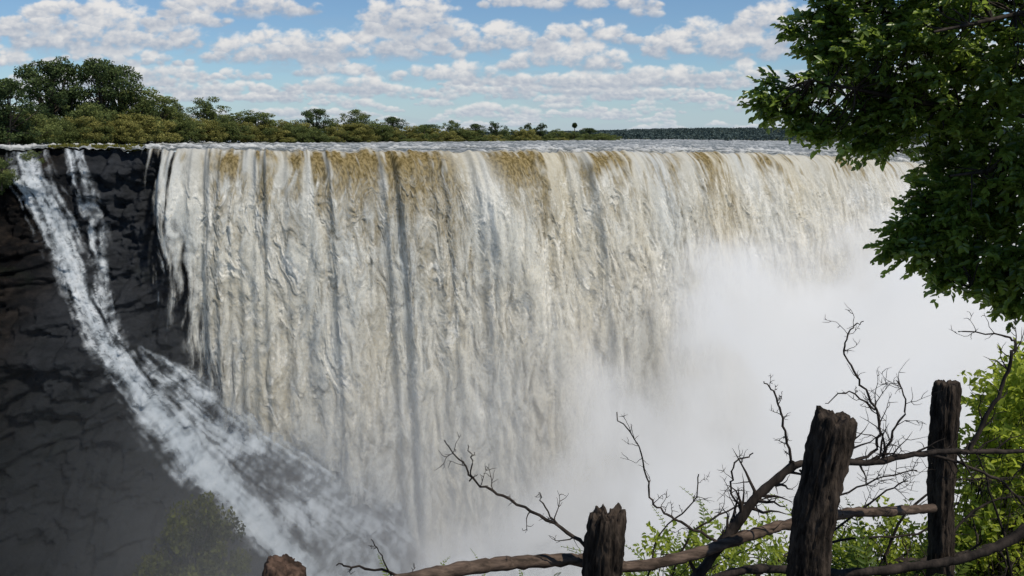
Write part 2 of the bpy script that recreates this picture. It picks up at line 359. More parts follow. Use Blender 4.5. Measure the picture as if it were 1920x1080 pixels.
CY=cliff_y(CX,CZ)-(rn+rn2+blk)*fade*damp*sm(-230,-220,CX)*np.where(CX>-20,.25,1)
m=M('wet_basalt'); n=m.noise(m.coord((1,1,1.6)),.22,8,.7); n2=m.noise(m.coord((1,1,1)),1.6,6,.7)
colr=m.mix(m.ramp(n,.40,.70),(.002,.002,.0022),(.021,.016,.0125)); colr=m.mix(m.ramp(m.noise(m.coord(),.09,5,.6),.52,.66),colr,(.006,.008,.004))
sz=m.n('ShaderNodeSeparateXYZ',{0:m.coord()}).outputs
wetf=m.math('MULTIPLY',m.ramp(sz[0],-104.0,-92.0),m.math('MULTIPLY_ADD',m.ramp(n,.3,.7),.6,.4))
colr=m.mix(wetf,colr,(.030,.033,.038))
colr=m.mix(m.math('MULTIPLY',m.ramp(sz[2],-28.0,-62.0),.65),colr,(.002,.003,.003))  # gorge shade painted into the rock colour, darkest toward the bottom
RK=m.done(m.bsdf(colr,.75,m.bump(n2,.8,.6),spec=.08))
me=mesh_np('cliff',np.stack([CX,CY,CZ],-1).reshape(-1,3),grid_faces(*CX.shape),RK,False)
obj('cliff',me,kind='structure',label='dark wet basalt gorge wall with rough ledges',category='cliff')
sel=(cx>-150)&(cx<12); GX=CX[:,sel];GZ=CZ[:,sel];GY=CY[:,sel]
GYs=blur(GY,5); GYs=np.minimum(.75*GYs+.25*GY,GY+.4)
stre=[[(265,48,34),(330,64,44),(400,102,48),(470,130,40),(560,165,36),(640,205,42),(720,262,60),(800,335,74),(880,395,80),(940,465,74),(1000,515,66),(1100,600,65)],
[(265,140,16),(340,160,24),(420,184,22),(520,196,20),(620,208,24),(680,232,26),(720,250,0),(1100,300,0)],
[(640,262,0),(690,320,50),(740,380,80),(800,450,105),(860,540,150),(950,660,200),(1020,740,230),(1100,780,280)]]
pu,pv=PX(np.stack([GX,GYs,GZ],-1))
mask=-np.ones_like(GX); CRS=np.zeros_like(GX)
for si,st in enumerate(stre):
    st=np.array(st,float); uc=np.interp(pv,st[:,0],st[:,1]); hw=np.interp(pv,st[:,0],st[:,2])
    if st[0,0]>300: hw=np.where(pv<st[0,0],0,hw)
    cs=(pu-uc)/np.maximum(hw,.5); dst=1-np.abs(cs)
    if si==1: dst=np.minimum(dst,.36)
    if si==2: dst=np.minimum(dst,.45)
    dst=np.where(hw>.6,dst,-1)
    CRS=np.where(dst>mask,cs*hw/9.+si*31,CRS); mask=np.maximum(mask,dst)
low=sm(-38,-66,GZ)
fl=fbm(CRS/1.2+.6*gn(GX/4,GZ/4,0,124),GZ/9.,0,121,4)*(1-.62*low)+.5*fbm(GX/1.6,GYs/3.,GZ/2.2,127,4)*(1-.25*low)+low*.55*fbm(GX/6.,GYs/9.,GZ/7.,128,4,2.,.55)
am=sm(-.05,1.05,mask*1.1+.8*fl)*sm(-.40,.40,mask)
bumpy=.3*np.abs(fbm(GX/1.8,GYs/3,GZ/2.2,131,4))
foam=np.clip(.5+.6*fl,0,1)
m=M('cascade_water'); n=m.noise(m.coord((1.2,1.2,.8)),1.2,9,.78)
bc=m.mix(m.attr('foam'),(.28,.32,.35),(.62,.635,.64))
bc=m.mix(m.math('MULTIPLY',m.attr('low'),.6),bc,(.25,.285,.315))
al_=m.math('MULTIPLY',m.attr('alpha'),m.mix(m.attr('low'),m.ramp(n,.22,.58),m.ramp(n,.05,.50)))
CW=m.done(m.bsdf(m.mix(m.math('MULTIPLY',m.ramp(n,.4,.65),.3),bc,(.2,.23,.26)),.7,m.bump(n,.2,.4),alpha=al_,spec=.1))
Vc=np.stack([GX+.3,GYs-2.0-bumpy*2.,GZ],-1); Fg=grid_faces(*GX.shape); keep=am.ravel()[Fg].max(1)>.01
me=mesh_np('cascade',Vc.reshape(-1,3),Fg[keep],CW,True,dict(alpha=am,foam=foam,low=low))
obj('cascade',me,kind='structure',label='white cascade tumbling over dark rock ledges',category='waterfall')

# ---------- gorge floor water ----------
gx=np.linspace(-160,380,400); gy=np.linspace(20,330,260); GX2,GY2=np.meshgrid(gx,gy)
gz=-101+1.6*np.abs(fbm(GX2/9.,GY2/9.,0,140,4))+1.2*fbm(GX2/25,GY2/25,0,145,2)
m=M('churning_water'); n=m.noise(m.coord(),.25,8,.7,1.0)
GW=m.done(m.bsdf(m.mix(m.ramp(n,.38,.6),(.10,.13,.15),(.6,.63,.65)),.4,m.bump(n,.5,1.),spec=.3))
obj('river_pool',mesh_np('river_pool',np.stack([GX2,GY2,gz],-1).reshape(-1,3),grid_faces(*GX2.shape),GW,True),kind='structure',label='churning foamy water on the gorge floor',category='water')

# ---------- upper river ----------
ru=np.linspace(-700,2100,1400); rr=np.concatenate([np.linspace(0,60,130),np.linspace(62,520,150)])
rx=X_at(ru); RX0,RR=np.meshgrid(rx,rr); RY0=lipY(RX0); RZ0=lipZ(RX0)
sc=1+RR/RY0; RXX=RX0*sc; RYY=RY0+RR
rap=np.abs(fbm(RXX/5.,RYY/3.5,0,150,4))
zs=np.interp(RX0,LIP[:,0],np.convolve(np.pad(LIP[:,2],60,mode='edge'),np.ones(121)/121,'valid'))
RZb=RZ0+(np.maximum(zs,-6.9)-RZ0)*sm(0,25,RR)
wav=(.35+.65*sm(.0,.25,fbm(RXX/30,RYY/16,0,155,3)+.05))
RZ=RZb+ (1.1*rap*wav)*sm(0,3,RR)*(1-.5*sm(60,200,RR))
m=M('river_water'); n=m.noise(m.coord((.35,1,1)),.22,8,.72,.4); n2=m.noise(m.coord((.5,1,1)),1.4,5,.7)
f=m.ramp(m.math('ADD',m.math('MULTIPLY',n,.6),m.math('MULTIPLY',n2,.4)),.47,.58)
f=m.math('MAXIMUM',m.math('MULTIPLY',f,.7),m.attr('crest'))
rc=m.mix(f,(.09,.10,.09),(.62,.62,.60))
rc=m.mix(m.attr('brownr'),rc,m.mix(m.ramp(n2,.4,.6),(.30,.235,.12),(.55,.50,.38)))
RM=m.done(m.bsdf(rc,.5,m.bump(n2,.7,.4),spec=.3))
br=np.clip(np.interp(lipU(RX0),ui,bm[0]),0,1)*sm(4.5,0,RR)*.9
crest=sm(.28,.6,rap*wav*1.1)*.85
obj('river',mesh_np('river',np.stack([RXX,RYY,RZ],-1).reshape(-1,3),grid_faces(*RXX.shape),RM,True,dict(brownr=br,crest=crest)),kind='structure',label='broad river with white rapids before the drop',category='river')

# ---------- ground beyond the river ----------
gu=np.concatenate([np.linspace(-2600,-760,20),np.linspace(-750,2400,500),np.linspace(2450,4200,20)])
gd=np.interp(gu,[-2600,-300,0,60,250,400,800,1165,1250,4200],[180,200,214,236,262,325,450,620,700,700])
gr=np.concatenate([[-4,0,2],np.geomspace(5,12000,70)])
GU,GR=np.meshgrid(gu,gr); gdd=np.meshgrid(gd,gr)[0]
YY=gdd+GR; YY=YY+sm(1,0,np.abs(GR)/15)*4*gn(GU/30,GR*0,0,160); XX=(GU-960)/F*YY/CP*1.0
zb=np.interp(GU,[-2600,0,600,1200,4200],[-3.6,-3.6,-4.6,-6.4,-8.0])
ZZ=zb-1.5+2.4*sm(-4,12,GR)*np.interp(GU,[0,1100,1250],[1,.8,.5])+.3*gn(XX/6,YY/6,0,161)*sm(0,5,GR)
ZZ=ZZ+16*sm(1800,3200,YY)*sm(900,1350,GU)*(1+.4*gn(GU/160,0*YY,0,163))
m=M('savanna_ground'); n=m.noise(m.coord(),.05,8,.7)
GM=m.done(m.bsdf(m.mix(m.ramp(n,.35,.65),(.035,.045,.018),(.10,.10,.04)),.9,spec=.1))
obj('ground',mesh_np('ground',np.stack([XX,YY,ZZ],-1).reshape(-1,3),grid_faces(*XX.shape),GM,True),kind='structure',label='flat grassy plateau behind the river',category='ground')

# ---------- far trees ----------
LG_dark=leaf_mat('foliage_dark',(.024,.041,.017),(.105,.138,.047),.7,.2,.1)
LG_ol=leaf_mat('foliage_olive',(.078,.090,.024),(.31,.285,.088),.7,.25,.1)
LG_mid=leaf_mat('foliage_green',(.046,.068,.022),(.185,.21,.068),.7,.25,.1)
LG_far=leaf_mat('foliage_far',(.055,.078,.078),(.080,.108,.098),.8,.1,.05)  # distance haze painted in as a bluish leaf colour
def far_tree_meshes(kind,seed,mat):
    r=np.random.RandomState(seed); tb=Tubes(); C=[];Tn=[]
    H=16.; cl=[]
    if kind=='shrub':
        H=11; trunk=2.5; rad=(.6,1.6)
        for _ in range(70):
            a=r.uniform(0,6.28); z=r.uniform(.8,9.6)*r.uniform(.8,1); R=5.4*math.sqrt(max(.06,1-(max(0,z-3)/7.2)**2))*r.uniform(.2,1.2); cl.append((math.cos(a)*R,math.sin(a)*R,z))
    elif kind=='tall':
        trunk=5; rad=(.6,1.5)
        for _ in range(58):
            a=r.uniform(0,6.28); z=r.uniform(2.8,14.6); R=4.8*math.sqrt(max(.05,1-((z-8)/7.2)**2))*r.uniform(.25,1.2); cl.append((math.cos(a)*R,math.sin(a)*R,z))
    else:
        trunk=4.5; rad=(.6,1.5)
        for _ in range(66):
            a=r.uniform(0,6.28); z=r.uniform(3.4,14.5); R=6.3*math.sqrt(max(.05,1-((z-8.)/7.2)**2))*r.uniform(.2,1.18)*(1+.25*math.sin(a*2+seed)); cl.append((math.cos(a)*R,math.sin(a)*R,z+.5*math.sin(a*3)))
    tb.add(*smooth_poly([(0,0,-1.5),(.2,.1,trunk*.5),(.1*r.normal(),.2,trunk),(.4*r.normal(),.2,H*.72)],4,[.55,.42,.33,.12]),k=7)
    for c in cl[::2]:
        s=np.array([0,.1,trunk*r.uniform(.55,1.1)]); mid_=(s+np.array(c))/2+np.array([0,0,-.4])
        tb.add(*smooth_poly([s,mid_,c],4,[.22,.13,.04]),k=5)
    for c in cl:
        R=r.uniform(*rad); n=int(220*(R/1.5)**2)
        d=r.normal(size=(n,3)); d/=np.linalg.norm(d,axis=1)[:,None]
        q=R*r.uniform(.45,1.3,size=(n,1))**.6*(1+.35*gn(d[:,0]*3+c[0],d[:,1]*3,d[:,2]*3,seed))[:,None]
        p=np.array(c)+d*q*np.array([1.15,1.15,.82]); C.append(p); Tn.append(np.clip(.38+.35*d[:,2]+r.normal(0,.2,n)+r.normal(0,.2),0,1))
    C=np.concatenate(C); Tn=np.concatenate(Tn); Vv,Ff=diamonds(C,r.uniform(.15,.34,len(C)),r)
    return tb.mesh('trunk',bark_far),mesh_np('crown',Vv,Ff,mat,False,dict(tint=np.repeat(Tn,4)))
PR={}
MT={'d':LG_dark,'o':LG_ol,'m':LG_mid}
for i,(k,mt) in enumerate([('round','d'),('tall','d'),('round','m'),('shrub','o'),('shrub','m'),('tall','m'),('shrub','o')]):
    PR[i]=(k,far_tree_meshes(k,300+i,MT[mt]))
HH={'round':(15.4,14.5),'tall':(15.5,10.5),'shrub':(10.6,12.5)}
def dist_for(u): return float(np.interp(u,[-300,0,60,250,400,800,1165],[222,232,250,276,342,468,640]))
def add_tree(pi,u,vt,vb,wpx,dp=None,label=None,group='trees along the far river bank'):
    kind,(mt,mc)=PR[pi]; y=dp or dist_for(u)+random.uniform(0,14)
    b=W(u,vb,y); t=W(u,vt,y); hh,ww=HH[kind]
    zg=-3.6-(u>600)*1.0 if dp is None else b[2]
    base=np.array([b[0],y,min(b[2],zg+1.5)])
    h=t[2]-base[2]; wd=wpx/F*y
    nm='bush' if kind=='shrub' else 'tree'
    e=obj(nm,None,label=label or ('rounded olive green bush on the river bank' if kind=='shrub' else 'dark green savanna tree above the river bank'),category=nm,group=group)
    e.location=base; e.scale=(wd/ww,wd/ww,h/hh); e.rotation_euler=(0,0,random.uniform(0,6.28))
    obj('trunk',mt,e); obj('crown',mc,e)
T_=[(18,148,282,110,1,218),(-60,130,282,140,0,215),(50,196,272,100,4,228),(92,114,256,100,1,None),(128,110,256,110,0,None),(194,110,252,90,1,None),(228,122,252,90,1,None),(165,186,258,100,4,None),(258,156,255,80,5,None),(292,168,255,86,5,None),(330,186,256,60,2,None),(312,200,262,120,3,None),(248,206,262,100,6,None),(388,182,256,86,2,None),(365,216,264,80,3,None),(440,210,263,80,5,None),(482,204,263,74,5,None),(415,224,264,80,6,None),(530,219,263,66,3,None),(562,226,264,60,6,None),(593,204,263,54,1,None),(628,224,264,60,4,None),(672,206,264,80,2,None),(655,228,264,66,3,None),(712,226,265,56,4,None),(738,219,265,46,1,None),(770,232,266,52,3,None),(804,233,266,48,1,None),(850,226,266,48,2,None),(876,238,267,42,6,None),(893,232,267,34,1,None),(928,228,267,36,0,None),(950,238,267,36,4,None),(990,231,268,32,0,None),(1014,231,268,34,0,None),(972,240,268,34,3,None),(1042,239,269,38,4,None),(1062,246,269,36,6,None),(1103,240,271,38,1,None),(1128,247,272,36,4,None),(1150,251,273,36,4,None)]
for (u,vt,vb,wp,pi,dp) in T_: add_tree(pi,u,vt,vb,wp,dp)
for i in range(56):
    u=-40+i*21.5+random.uniform(-8,8)
    add_tree(random.choice([3,4,6,3,4,5,2]),u,np.interp(u,[0,300,500,700,1150],[216,220,232,240,256])+random.uniform(-13,9),np.interp(u,[0,400,1150],[270,266,273]),np.interp(u,[0,400,1150],[80,58,34])*random.uniform(.7,1.25),dist_for(u)-random.uniform(0,6))
y=640; b=W(1077,272,y); t=W(1077,235,y); e=obj('palm_tree',None,label='single slender palm rising above the bank trees',category='palm'); e.location=b; hp=t[2]-b[2]
tb=Tubes(); tb.add([(0,0,-1),(.1,0,hp*.5),(0,0,hp)],[.4,.32,.28],6); obj('trunk',tb.mesh('trunk',bark_far),e)
n=420; d=rs.normal(size=(n,3)); d/=np.linalg.norm(d,axis=1)[:,None]; Vv,Ff=leaves(np.tile([[0,0,hp]],(n,1))+d*.4,d,rs.normal(size=(n,3)),np.full(n,2.0)*rs.uniform(.6,1,n),np.full(n,.35))
obj('crown',mesh_np('crown',Vv,Ff,LG_dark,False,dict(tint=np.repeat(rs.uniform(0,.6,n),6))),e)
C=[];Tn=[]
for i in range(6500):
    if rs.rand()<.75: u=rs.uniform(900,2050); y=rs.uniform(705,3400)
    else: u=rs.uniform(-500,1150); y=rs.uniform(705,1500)
    x=(u-960)/F*y; n=20; R=rs.uniform(3,6)*(1+(y-700)/1500); hgt=rs.uniform(5,8.)+(y-700)*.0012
    z0=-7.5+float(16*sm(1800,3200,y)*sm(900,1350,u))
    d=rs.normal(size=(n,3)); d/=np.linalg.norm(d,axis=1)[:,None]
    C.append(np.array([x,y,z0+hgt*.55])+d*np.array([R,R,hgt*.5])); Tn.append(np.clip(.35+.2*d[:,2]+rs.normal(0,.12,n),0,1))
C=np.concatenate(C);Tn=np.concatenate(Tn);Vv,Ff=diamonds(C,rs.uniform(.8,1.7,len(C))*(1+(C[:,1]-700)/2500),rs)
obj('forest',mesh_np('forest',Vv,Ff,LG_far,False,dict(tint=np.repeat(Tn,4))),kind='stuff',label='distant low forest on the flat horizon',category='forest')
n=5000; u=rs.uniform(90,240,n); dpt=rs.uniform(.5,14,n); xx=X_at(u); keep=gn(xx/6,dpt/4,0,170)>.02; xx=xx[keep];dpt=dpt[keep]; n=len(xx)
C=np.stack([xx,lipY(xx)+dpt,lipZ(xx)+.0],1); D_=np.stack([rs.normal(0,.3,n),rs.normal(0,.3,n),np.ones(n)],1)
Vv,Ff=leaves(C,D_,rs.normal(size=(n,3)),rs.uniform(.35,.9,n),np.full(n,.22))
obj('grass',mesh_np('grass',Vv,Ff,leaf_mat('dry_grass',(.10,.10,.02),(.26,.24,.06),.8,.3,.1),False,dict(tint=np.repeat(rs.rand(n),6))),kind='stuff',label='yellow green grass on the brink of the falls',category='grass')
kd,(mt_,mc_)=PR[3]; mc_=mc_.copy(); mc_.materials.clear(); mc_.materials.append(leaf_mat('foliage_shaded',(.014,.018,.005),(.070,.074,.015),.8,.15,.05)); PR[9]=(kd,(mt_,mc_))  # darker copy of the bush leaf, with shade put into its colour
add_tree(9,368,915,1120,185,150,'olive green tree standing in spray beside the cascade',group='trees in the gorge')
for (u,v,wp,hp_) in [(12,330,60,60),(-30,360,80,80),(28,300,40,36)]:
    x_=W(u,v,190)[0]; z_=W(u,v,190)[2]; j=np.argmin(np.abs(cx-x_)); i_=np.argmin(np.abs(CZ[:,j]-z_)); yy=CY[i_,j]; kd,(mt_,mc_)=PR[4]
    e=obj('bush',None,label='dark green bush clinging to the cliff top',category='bush',group='bushes on the cliff top'); e.location=(x_,yy-1.0,z_-2); s_=wp/F*yy/12.5; e.scale=(s_,s_,hp_/F*yy/10.6); obj('trunk',mt_,e); obj('crown',mc_,e)

# ---------- mist volume ----------
X0,X1,Y0_,Y1,Z0,Z1=-125,310,105,380,-100.5,4
bx=[(X0,Y0_,Z0),(X1,Y0_,Z0),(X1,Y1,Z0),(X0,Y1,Z0),(X0,Y0_,Z1),(X1,Y0_,Z1),(X1,Y1,Z1),(X0,Y1,Z1)]
m=M('spray'); tc=m.n('ShaderNodeTexCoord').outputs['Object']; sp=m.n('ShaderNodeSeparateXYZ',{0:tc}); x,y_,z=sp.outputs
nz=m.noise(tc,.030,5,.60,.35)
nzc=m.math('SUBTRACT',nz,.5)
hgt=m.math('MULTIPLY_ADD',x,.82,-82.0); hgt=m.math('MULTIPLY_ADD',nzc,150.0,hgt)
hgt=m.math('MINIMUM',hgt,m.math('MULTIPLY_ADD',nzc,160.0,-28.0))
dl=m.math('SUBTRACT',hgt,z)
core=m.math('MULTIPLY',m.math('POWER',m.ramp(dl,-6.0,22.0),1.4),m.math('MULTIPLY_ADD',nzc,.6,.12))
core=m.math('MAXIMUM',core,0.0)
haze=m.math('MULTIPLY',m.math('POWER',m.ramp(z,-5.0,-100.0),1.6),m.math('MULTIPLY_ADD',m.ramp(x,-84.0,-5.0),.0135,.0005))
haze=m.math('MULTIPLY',haze,m.math('MULTIPLY_ADD',nzc,4.0,1.0)); haze=m.math('MAXIMUM',haze,0.0)
win=m.ramp(y_,115.0,175.0)
core=m.math('MULTIPLY',core,win)
den=m.math('ADD',core,haze)
vs=m.n('ShaderNodeVolumeScatter',{'Color':(.985,.97,.94,1),'Density':den,'Anisotropy':0.0}).outputs[0]
em=m.n('ShaderNodeEmission',{'Color':(1,.98,.935,1),'Strength':m.math('MULTIPLY',core,.31)}).outputs[0]  # added glow brightens the mist in place of multiple scattering
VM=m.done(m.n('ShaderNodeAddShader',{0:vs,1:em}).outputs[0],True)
try: VM.cycles.volume_step_rate=3.0
except Exception as ex: print('step',ex)
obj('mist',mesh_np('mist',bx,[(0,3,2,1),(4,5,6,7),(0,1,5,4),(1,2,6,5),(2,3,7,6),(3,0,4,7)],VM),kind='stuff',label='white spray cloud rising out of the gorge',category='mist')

# ---------- near ground ----------
nx=np.linspace(-14,16,160); ny=np.concatenate([np.linspace(-10,8,140),np.linspace(8.3,30,40)]); NX,NY=np.meshgrid(nx,ny)
NZ=-1.68-np.maximum(0,NY-2.4)*.62-np.maximum(0,NY-6)**1.7*1.5+.10*fbm(NX/1.2,NY/1.2,0,180,4); NZ=np.maximum(NZ,-102)
m=M('soil'); n=m.noise(m.coord(),3.5,7,.7)
obj('footpath_ground',mesh_np('footpath_ground',np.stack([NX,NY,NZ],-1).reshape(-1,3),grid_faces(*NX.shape),m.done(m.bsdf(m.mix(m.ramp(n,.35,.65),(.05,.04,.025),(.16,.12,.08)),.95,m.bump(n,.6,.05),spec=.1)),True),kind='structure',label='bare earth ledge at the gorge edge',category='ground')
def gz_near(y): return -1.68-max(0,y-2.4)*.62

# ---------- fence ----------
fence=obj('wooden_fence',None,label='rustic fence of weathered posts and crooked rails',category='fence'); fence.location=(0.9,2.6,gz_near(2.6))
FL=Vector(fence.location)
def post(u0_,v0_,u1_,v1_,y,wpx,mat,seed,jag=.03,label=None,slant=0.):
    b=W(u0_,v0_,y); t=W(u1_,v1_,y); ax=(t-b)/np.linalg.norm(t-b); b=b-ax*((b[2]-gz_near(y)+.15)/ax[2]); Lh=np.linalg.norm(t-b)
    k,nr=96,160; R=wpx/F*y/2; th=np.arange(k)/k*2*math.pi; hs=np.linspace(0,1,nr)
    A=np.cross(ax,[0,1,0]);A/=np.linalg.norm(A);B=np.cross(ax,A)
    TH,Hs=np.meshgrid(th,hs); cxn,cyn=np.cos(TH),np.sin(TH)
    tw=TH+.5*gn(Hs*2,0*Hs,0,seed+9); cw,sw=np.cos(tw),np.sin(tw)
    rad=R*(1+.14*gn(cxn*1.3,cyn*1.3,Hs*Lh*5,seed)+.12*gn(cw*3.2,sw*3.2,Hs*Lh*6,seed+1)+.12*gn(cw*9,sw*9,Hs*Lh*8,seed+2)+.10*gn(cw*18,sw*18,Hs*Lh*34,seed+3))
    rad*=1-.10*sm(Lh-.04,Lh+.01,Hs*Lh)
    topz=Lh+jag*(gn(cxn*2.,cyn*2.,0*Hs,seed+4)*1.6+gn(cxn*6,cyn*6,0*Hs,seed+5)*.6)+slant*cxn
    Z=Hs*topz; wob=.018*np.sin(Hs*5+seed)
    V=b+ax*Z[...,None]+A*(rad*cxn+wob)[...,None]+B*(rad*cyn)[...,None]
    rows=[V.reshape(-1,3)]
    ncap=7
    for j in range(1,ncap+1):
        f=1-j/ncap*.98; ring=b+A*(rad[-1]*cxn[-1]*f+wob[-1])[:,None]+B*(rad[-1]*cyn[-1]*f)[:,None]
        zz=topz[-1]*f+(Lh)*(1-f)+jag*.6*gn(cxn[-1]*f*5,cyn[-1]*f*5,0,seed+6)+.003*(j==1)
        rows.append(ring+ax*zz[:,None])
    V=np.concatenate(rows); nr2=nr+ncap; i=np.arange(nr2-1)[:,None]*k; j=np.arange(k)[None,:]; j2=(j+1)%k
    Fc=np.stack([i+j,i+j2,i+k+j2,i+k+j],-1).reshape(-1,4)
    o=obj('post',mesh_np('post',V-np.array(FL),Fc,mat,True),fence)
    if label:o['label']=label
post(1140,1090,1135,968,2.45,74,wood_post,11,.03,'short split post with jagged top',0.)
post(1518,1090,1572,782,2.5,80,wood_post,23,.018,'leaning thick post with worn top',.006)
post(1762,1070,1784,718,3.1,48,wood_post,35,.008,'tall slim upright post')
post(520,1120,540,1062,2.35,84,wood_red,52,.008,'brown split stump of a post',.004)
rng=np.random.RandomState(12)
def px_tube(T,pts,w0,w1,y,n=6,k=8,wob=.002,y1=None):
    P=[]; y1=y1 or y
    for i,(u,v) in enumerate(pts): P.append(W(u,v,y+(y1-y)*i/(len(pts)-1)))
    Q,_=smooth_poly(P,n,np.ones(len(P))); m_=len(Q)
    Q=Q+rng.normal(0,wob,Q.shape); R=np.linspace(w0,w1,m_)/F*y/2*(1+rng.uniform(-.13,.13,m_))
    T.add(Q,R,k); return Q
fl_=np.array(FL)
def tube_obj(name,T,mat,parent=None,off=None,**kw):
    V=np.concatenate(T.V)-(off if off is not None else 0); return obj(name,mesh_np(name,V,np.concatenate(T.F),mat,True),parent,**kw)
T1=Tubes(); px_tube(T1,[(690,1110),(800,1080),(900,1062),(1000,1052),(1100,1050),(1180,1062),(1290,1042),(1400,1005),(1480,982),(1580,963),(1680,958),(1752,953)],32,22,2.38,10,12,.0012,2.95)
tube_obj('rail',T1,wood_rail,fence,fl_)
T1=Tubes(); px_tube(T1,[(1290,1110),(1400,1068),(1560,1076),(1700,1064),(1800,1048),(1900,1010),(2000,930),(2100,800)],18,18,3.0,10,10,.0015)
tube_obj('rail',T1,bark_dark,fence,fl_)
# ---------- dead thorn branches ----------
def side(T,Q,w0,w1,y,n,ln,depth=1):
    m_=len(Q)
    for i in range(n):
        j=rng.randint(int(m_*.12),m_-1); p=Q[j]; t=Q[min(j+1,m_-1)]-Q[max(j-1,0)]; t/=np.linalg.norm(t)+1e-9
        sd=rng.choice([-1,1]); perp=np.array([-t[2]*sd,rng.normal(0,.35),t[0]*sd]); d=t*rng.uniform(.3,.9)+perp*rng.uniform(.5,1.); d/=np.linalg.norm(d)
        L_=ln*rng.uniform(.4,1.1); pts=[p]
        for s in range(6):
            d=d+rng.normal(0,.3,3)*np.array([1,.5,1])+np.array([0,0,.04]); d/=np.linalg.norm(d); pts.append(pts[-1]+d*L_/6)
        f=j/m_; r0=(w0+(w1-w0)*f)/F*y/2*.45; r0=max(r0,.0012)
        T.add(pts,np.linspace(r0,.0005,7),5)
        if depth>0: side(T,np.array(pts),r0*2*F/y,1.1,y,rng.randint(2,6),L_*.45,depth-1)
def shrub(pl,y,label,name='dead_branch'):
    T=Tubes()
    for (pts,w0,w1,n,ln) in pl:
        w0*=.85;w1*=.85
        Q=px_tube(T,pts,w0,w1,y,5,7,.003); side(T,Q,w0,w1,y,n,ln)
    return tube_obj(name,T,bark_dark,None,None,label=label,category='branch')
shrub([([(1290,1110),(1350,1025),(1385,980),(1435,915),(1492,870)],27,20,12,.2),([(1492,870),(1560,864),(1640,866),(1735,848),(1830,846),(1925,846),(2050,820)],19,9,20,.2),
 ([(1484,868),(1476,820),(1462,765),(1452,735),(1430,715)],7,3,12,.05),
 ([(1600,866),(1640,842),(1650,790),(1628,740),(1600,695),(1580,650),(1600,615),(1618,602)],8,2.5,11,.13),
 ([(1655,860),(1680,800),(1700,760),(1680,715)],6,2.5,9,.1),
 ([(1640,770),(1595,735),(1545,757)],5,2,5,.07),
 ([(1400,965),(1370,915),(1380,870),(1412,850)],6,3,6,.08),
 ([(1350,1020),(1290,985),(1250,965),(1222,940),(1212,890),(1196,835),(1155,775)],7,2.5,11,.08),
 ([(1820,846),(1850,780),(1880,720),(1898,660),(1903,640),(1880,628),(1800,622)],12,3,12,.13),
 ([(1500,880),(1560,930),(1640,900),(1720,880)],6,3,12,.14),
 ([(1740,850),(1800,870),(1870,900),(1925,950)],8,6,12,.14)],2.75,'tangled dark thorny branches against the fence posts')
shrub([([(1110,1040),(1075,1005),(1010,965),(945,930),(893,905),(865,868),(830,825)],10,2.5,9,.1),([(882,900),(884,865),(878,835)],4,2,2,.03),([(1050,990),(1020,950),(1015,925)],5,2,3,.05)],2.5,'bare forked twig beside the short post')
shrub([([(790,1095),(730,1075),(660,1062),(632,1058)],9,3,3,.04),([(735,1085),(715,1040),(696,1012)],4,2,2,.03)],2.45,'thin bare twigs near the fence rail')
shrub([([(1620,1110),(1680,1060),(1760,1050),(1850,1030),(1925,990),(2000,940)],20,16,18,.2),([(1500,1100),(1560,1000),(1650,930),(1700,900)],7,3,11,.15),([(1900,1100),(1880,1000),(1850,900),(1830,850)],7,3,10,.15),([(1700,1100),(1800,980),(1860,940),(1930,930)],8,4,10,.15),([(1250,1100),(1300,1000),(1380,950),(1450,930)],6,3,10,.12),([(1400,1100),(1480,1040),(1600,1010),(1720,1000),(1800,940)],8,4,12,.15),([(1640,1090),(1700,960),(1800,900),(1900,900)],7,3,12,.14),([(1215,1080),(1240,1000),(1300,940),(1310,890)],5,2.5,9,.09)],3.3,'dead tangled branches low along the fence')

# ---------- overhanging tree ----------
LT=leaf_mat('tree_leaf',(.042,.080,.014),(.25,.33,.055),.33,.42,.6)
poly=[(1500,-60),(1493,60),(1448,112),(1432,175),(1455,215),(1510,240),(1545,268),(1605,262),(1645,295),(1690,330),(1700,400),(1665,455),(1680,480),(1755,490),(1785,545),(1795,580),(1860,600),(1925,612),(2100,620),(2400,300),(2500,-300),(2300,-700),(1700,-600),(1500,-300)]
Y0=5.2; P2=np.array([W(a,b,Y0) for a,b in poly])[:,[0,2]]
def inside(p):
    x,z=p[:,0],p[:,1]; r=np.zeros(len(p),bool); n=len(P2)
    for i in range(n):
        a,b=P2[i],P2[(i+1)%n]; c=((a[1]>z)!=(b[1]>z))&(x<(b[0]-a[0])*(z-a[1])/(b[1]-a[1]+1e-9)+a[0]); r^=c
    return r
def edged(p):
    dm=np.full(len(p),9.)
    for i in range(len(P2)):
        a,b=P2[i],P2[(i+1)%len(P2)]; ab=b-a; t=np.clip(((p-a)@ab)/(ab@ab),0,1); dm=np.minimum(dm,np.linalg.norm(p-(a+t[:,None]*ab),axis=1))
    return dm
cand=rs.uniform([P2[:,0].min(),P2[:,1].min()],[P2[:,0].max(),P2[:,1].max()],(60000,2)); cand=cand[inside(cand)]; ed=edged(cand)
yv=Y0+rs.uniform(-1,1,len(cand))*np.clip(ed*.75,.02,1.5)
cl=gn(cand[:,0]*3.2,cand[:,1]*3.2,yv*2.0,200)
pr_=np.where(cand[:,0]>3.5,.02,.36)*np.where(cand[:,1]>1.0,.15,1)
kp=(cl>-.15+.18*np.exp(-ed*4))&(rs.rand(len(cand))<pr_); cand=cand[kp];yv=yv[kp];ed=ed[kp]
TW=np.stack([cand[:,0],yv,cand[:,1]],1)
tr=obj('tree',None,label='leafy dark green tree overhanging the gorge edge',category='tree'); tr.location=(4.6,5.6,-3.4); to=np.array(tr.location)
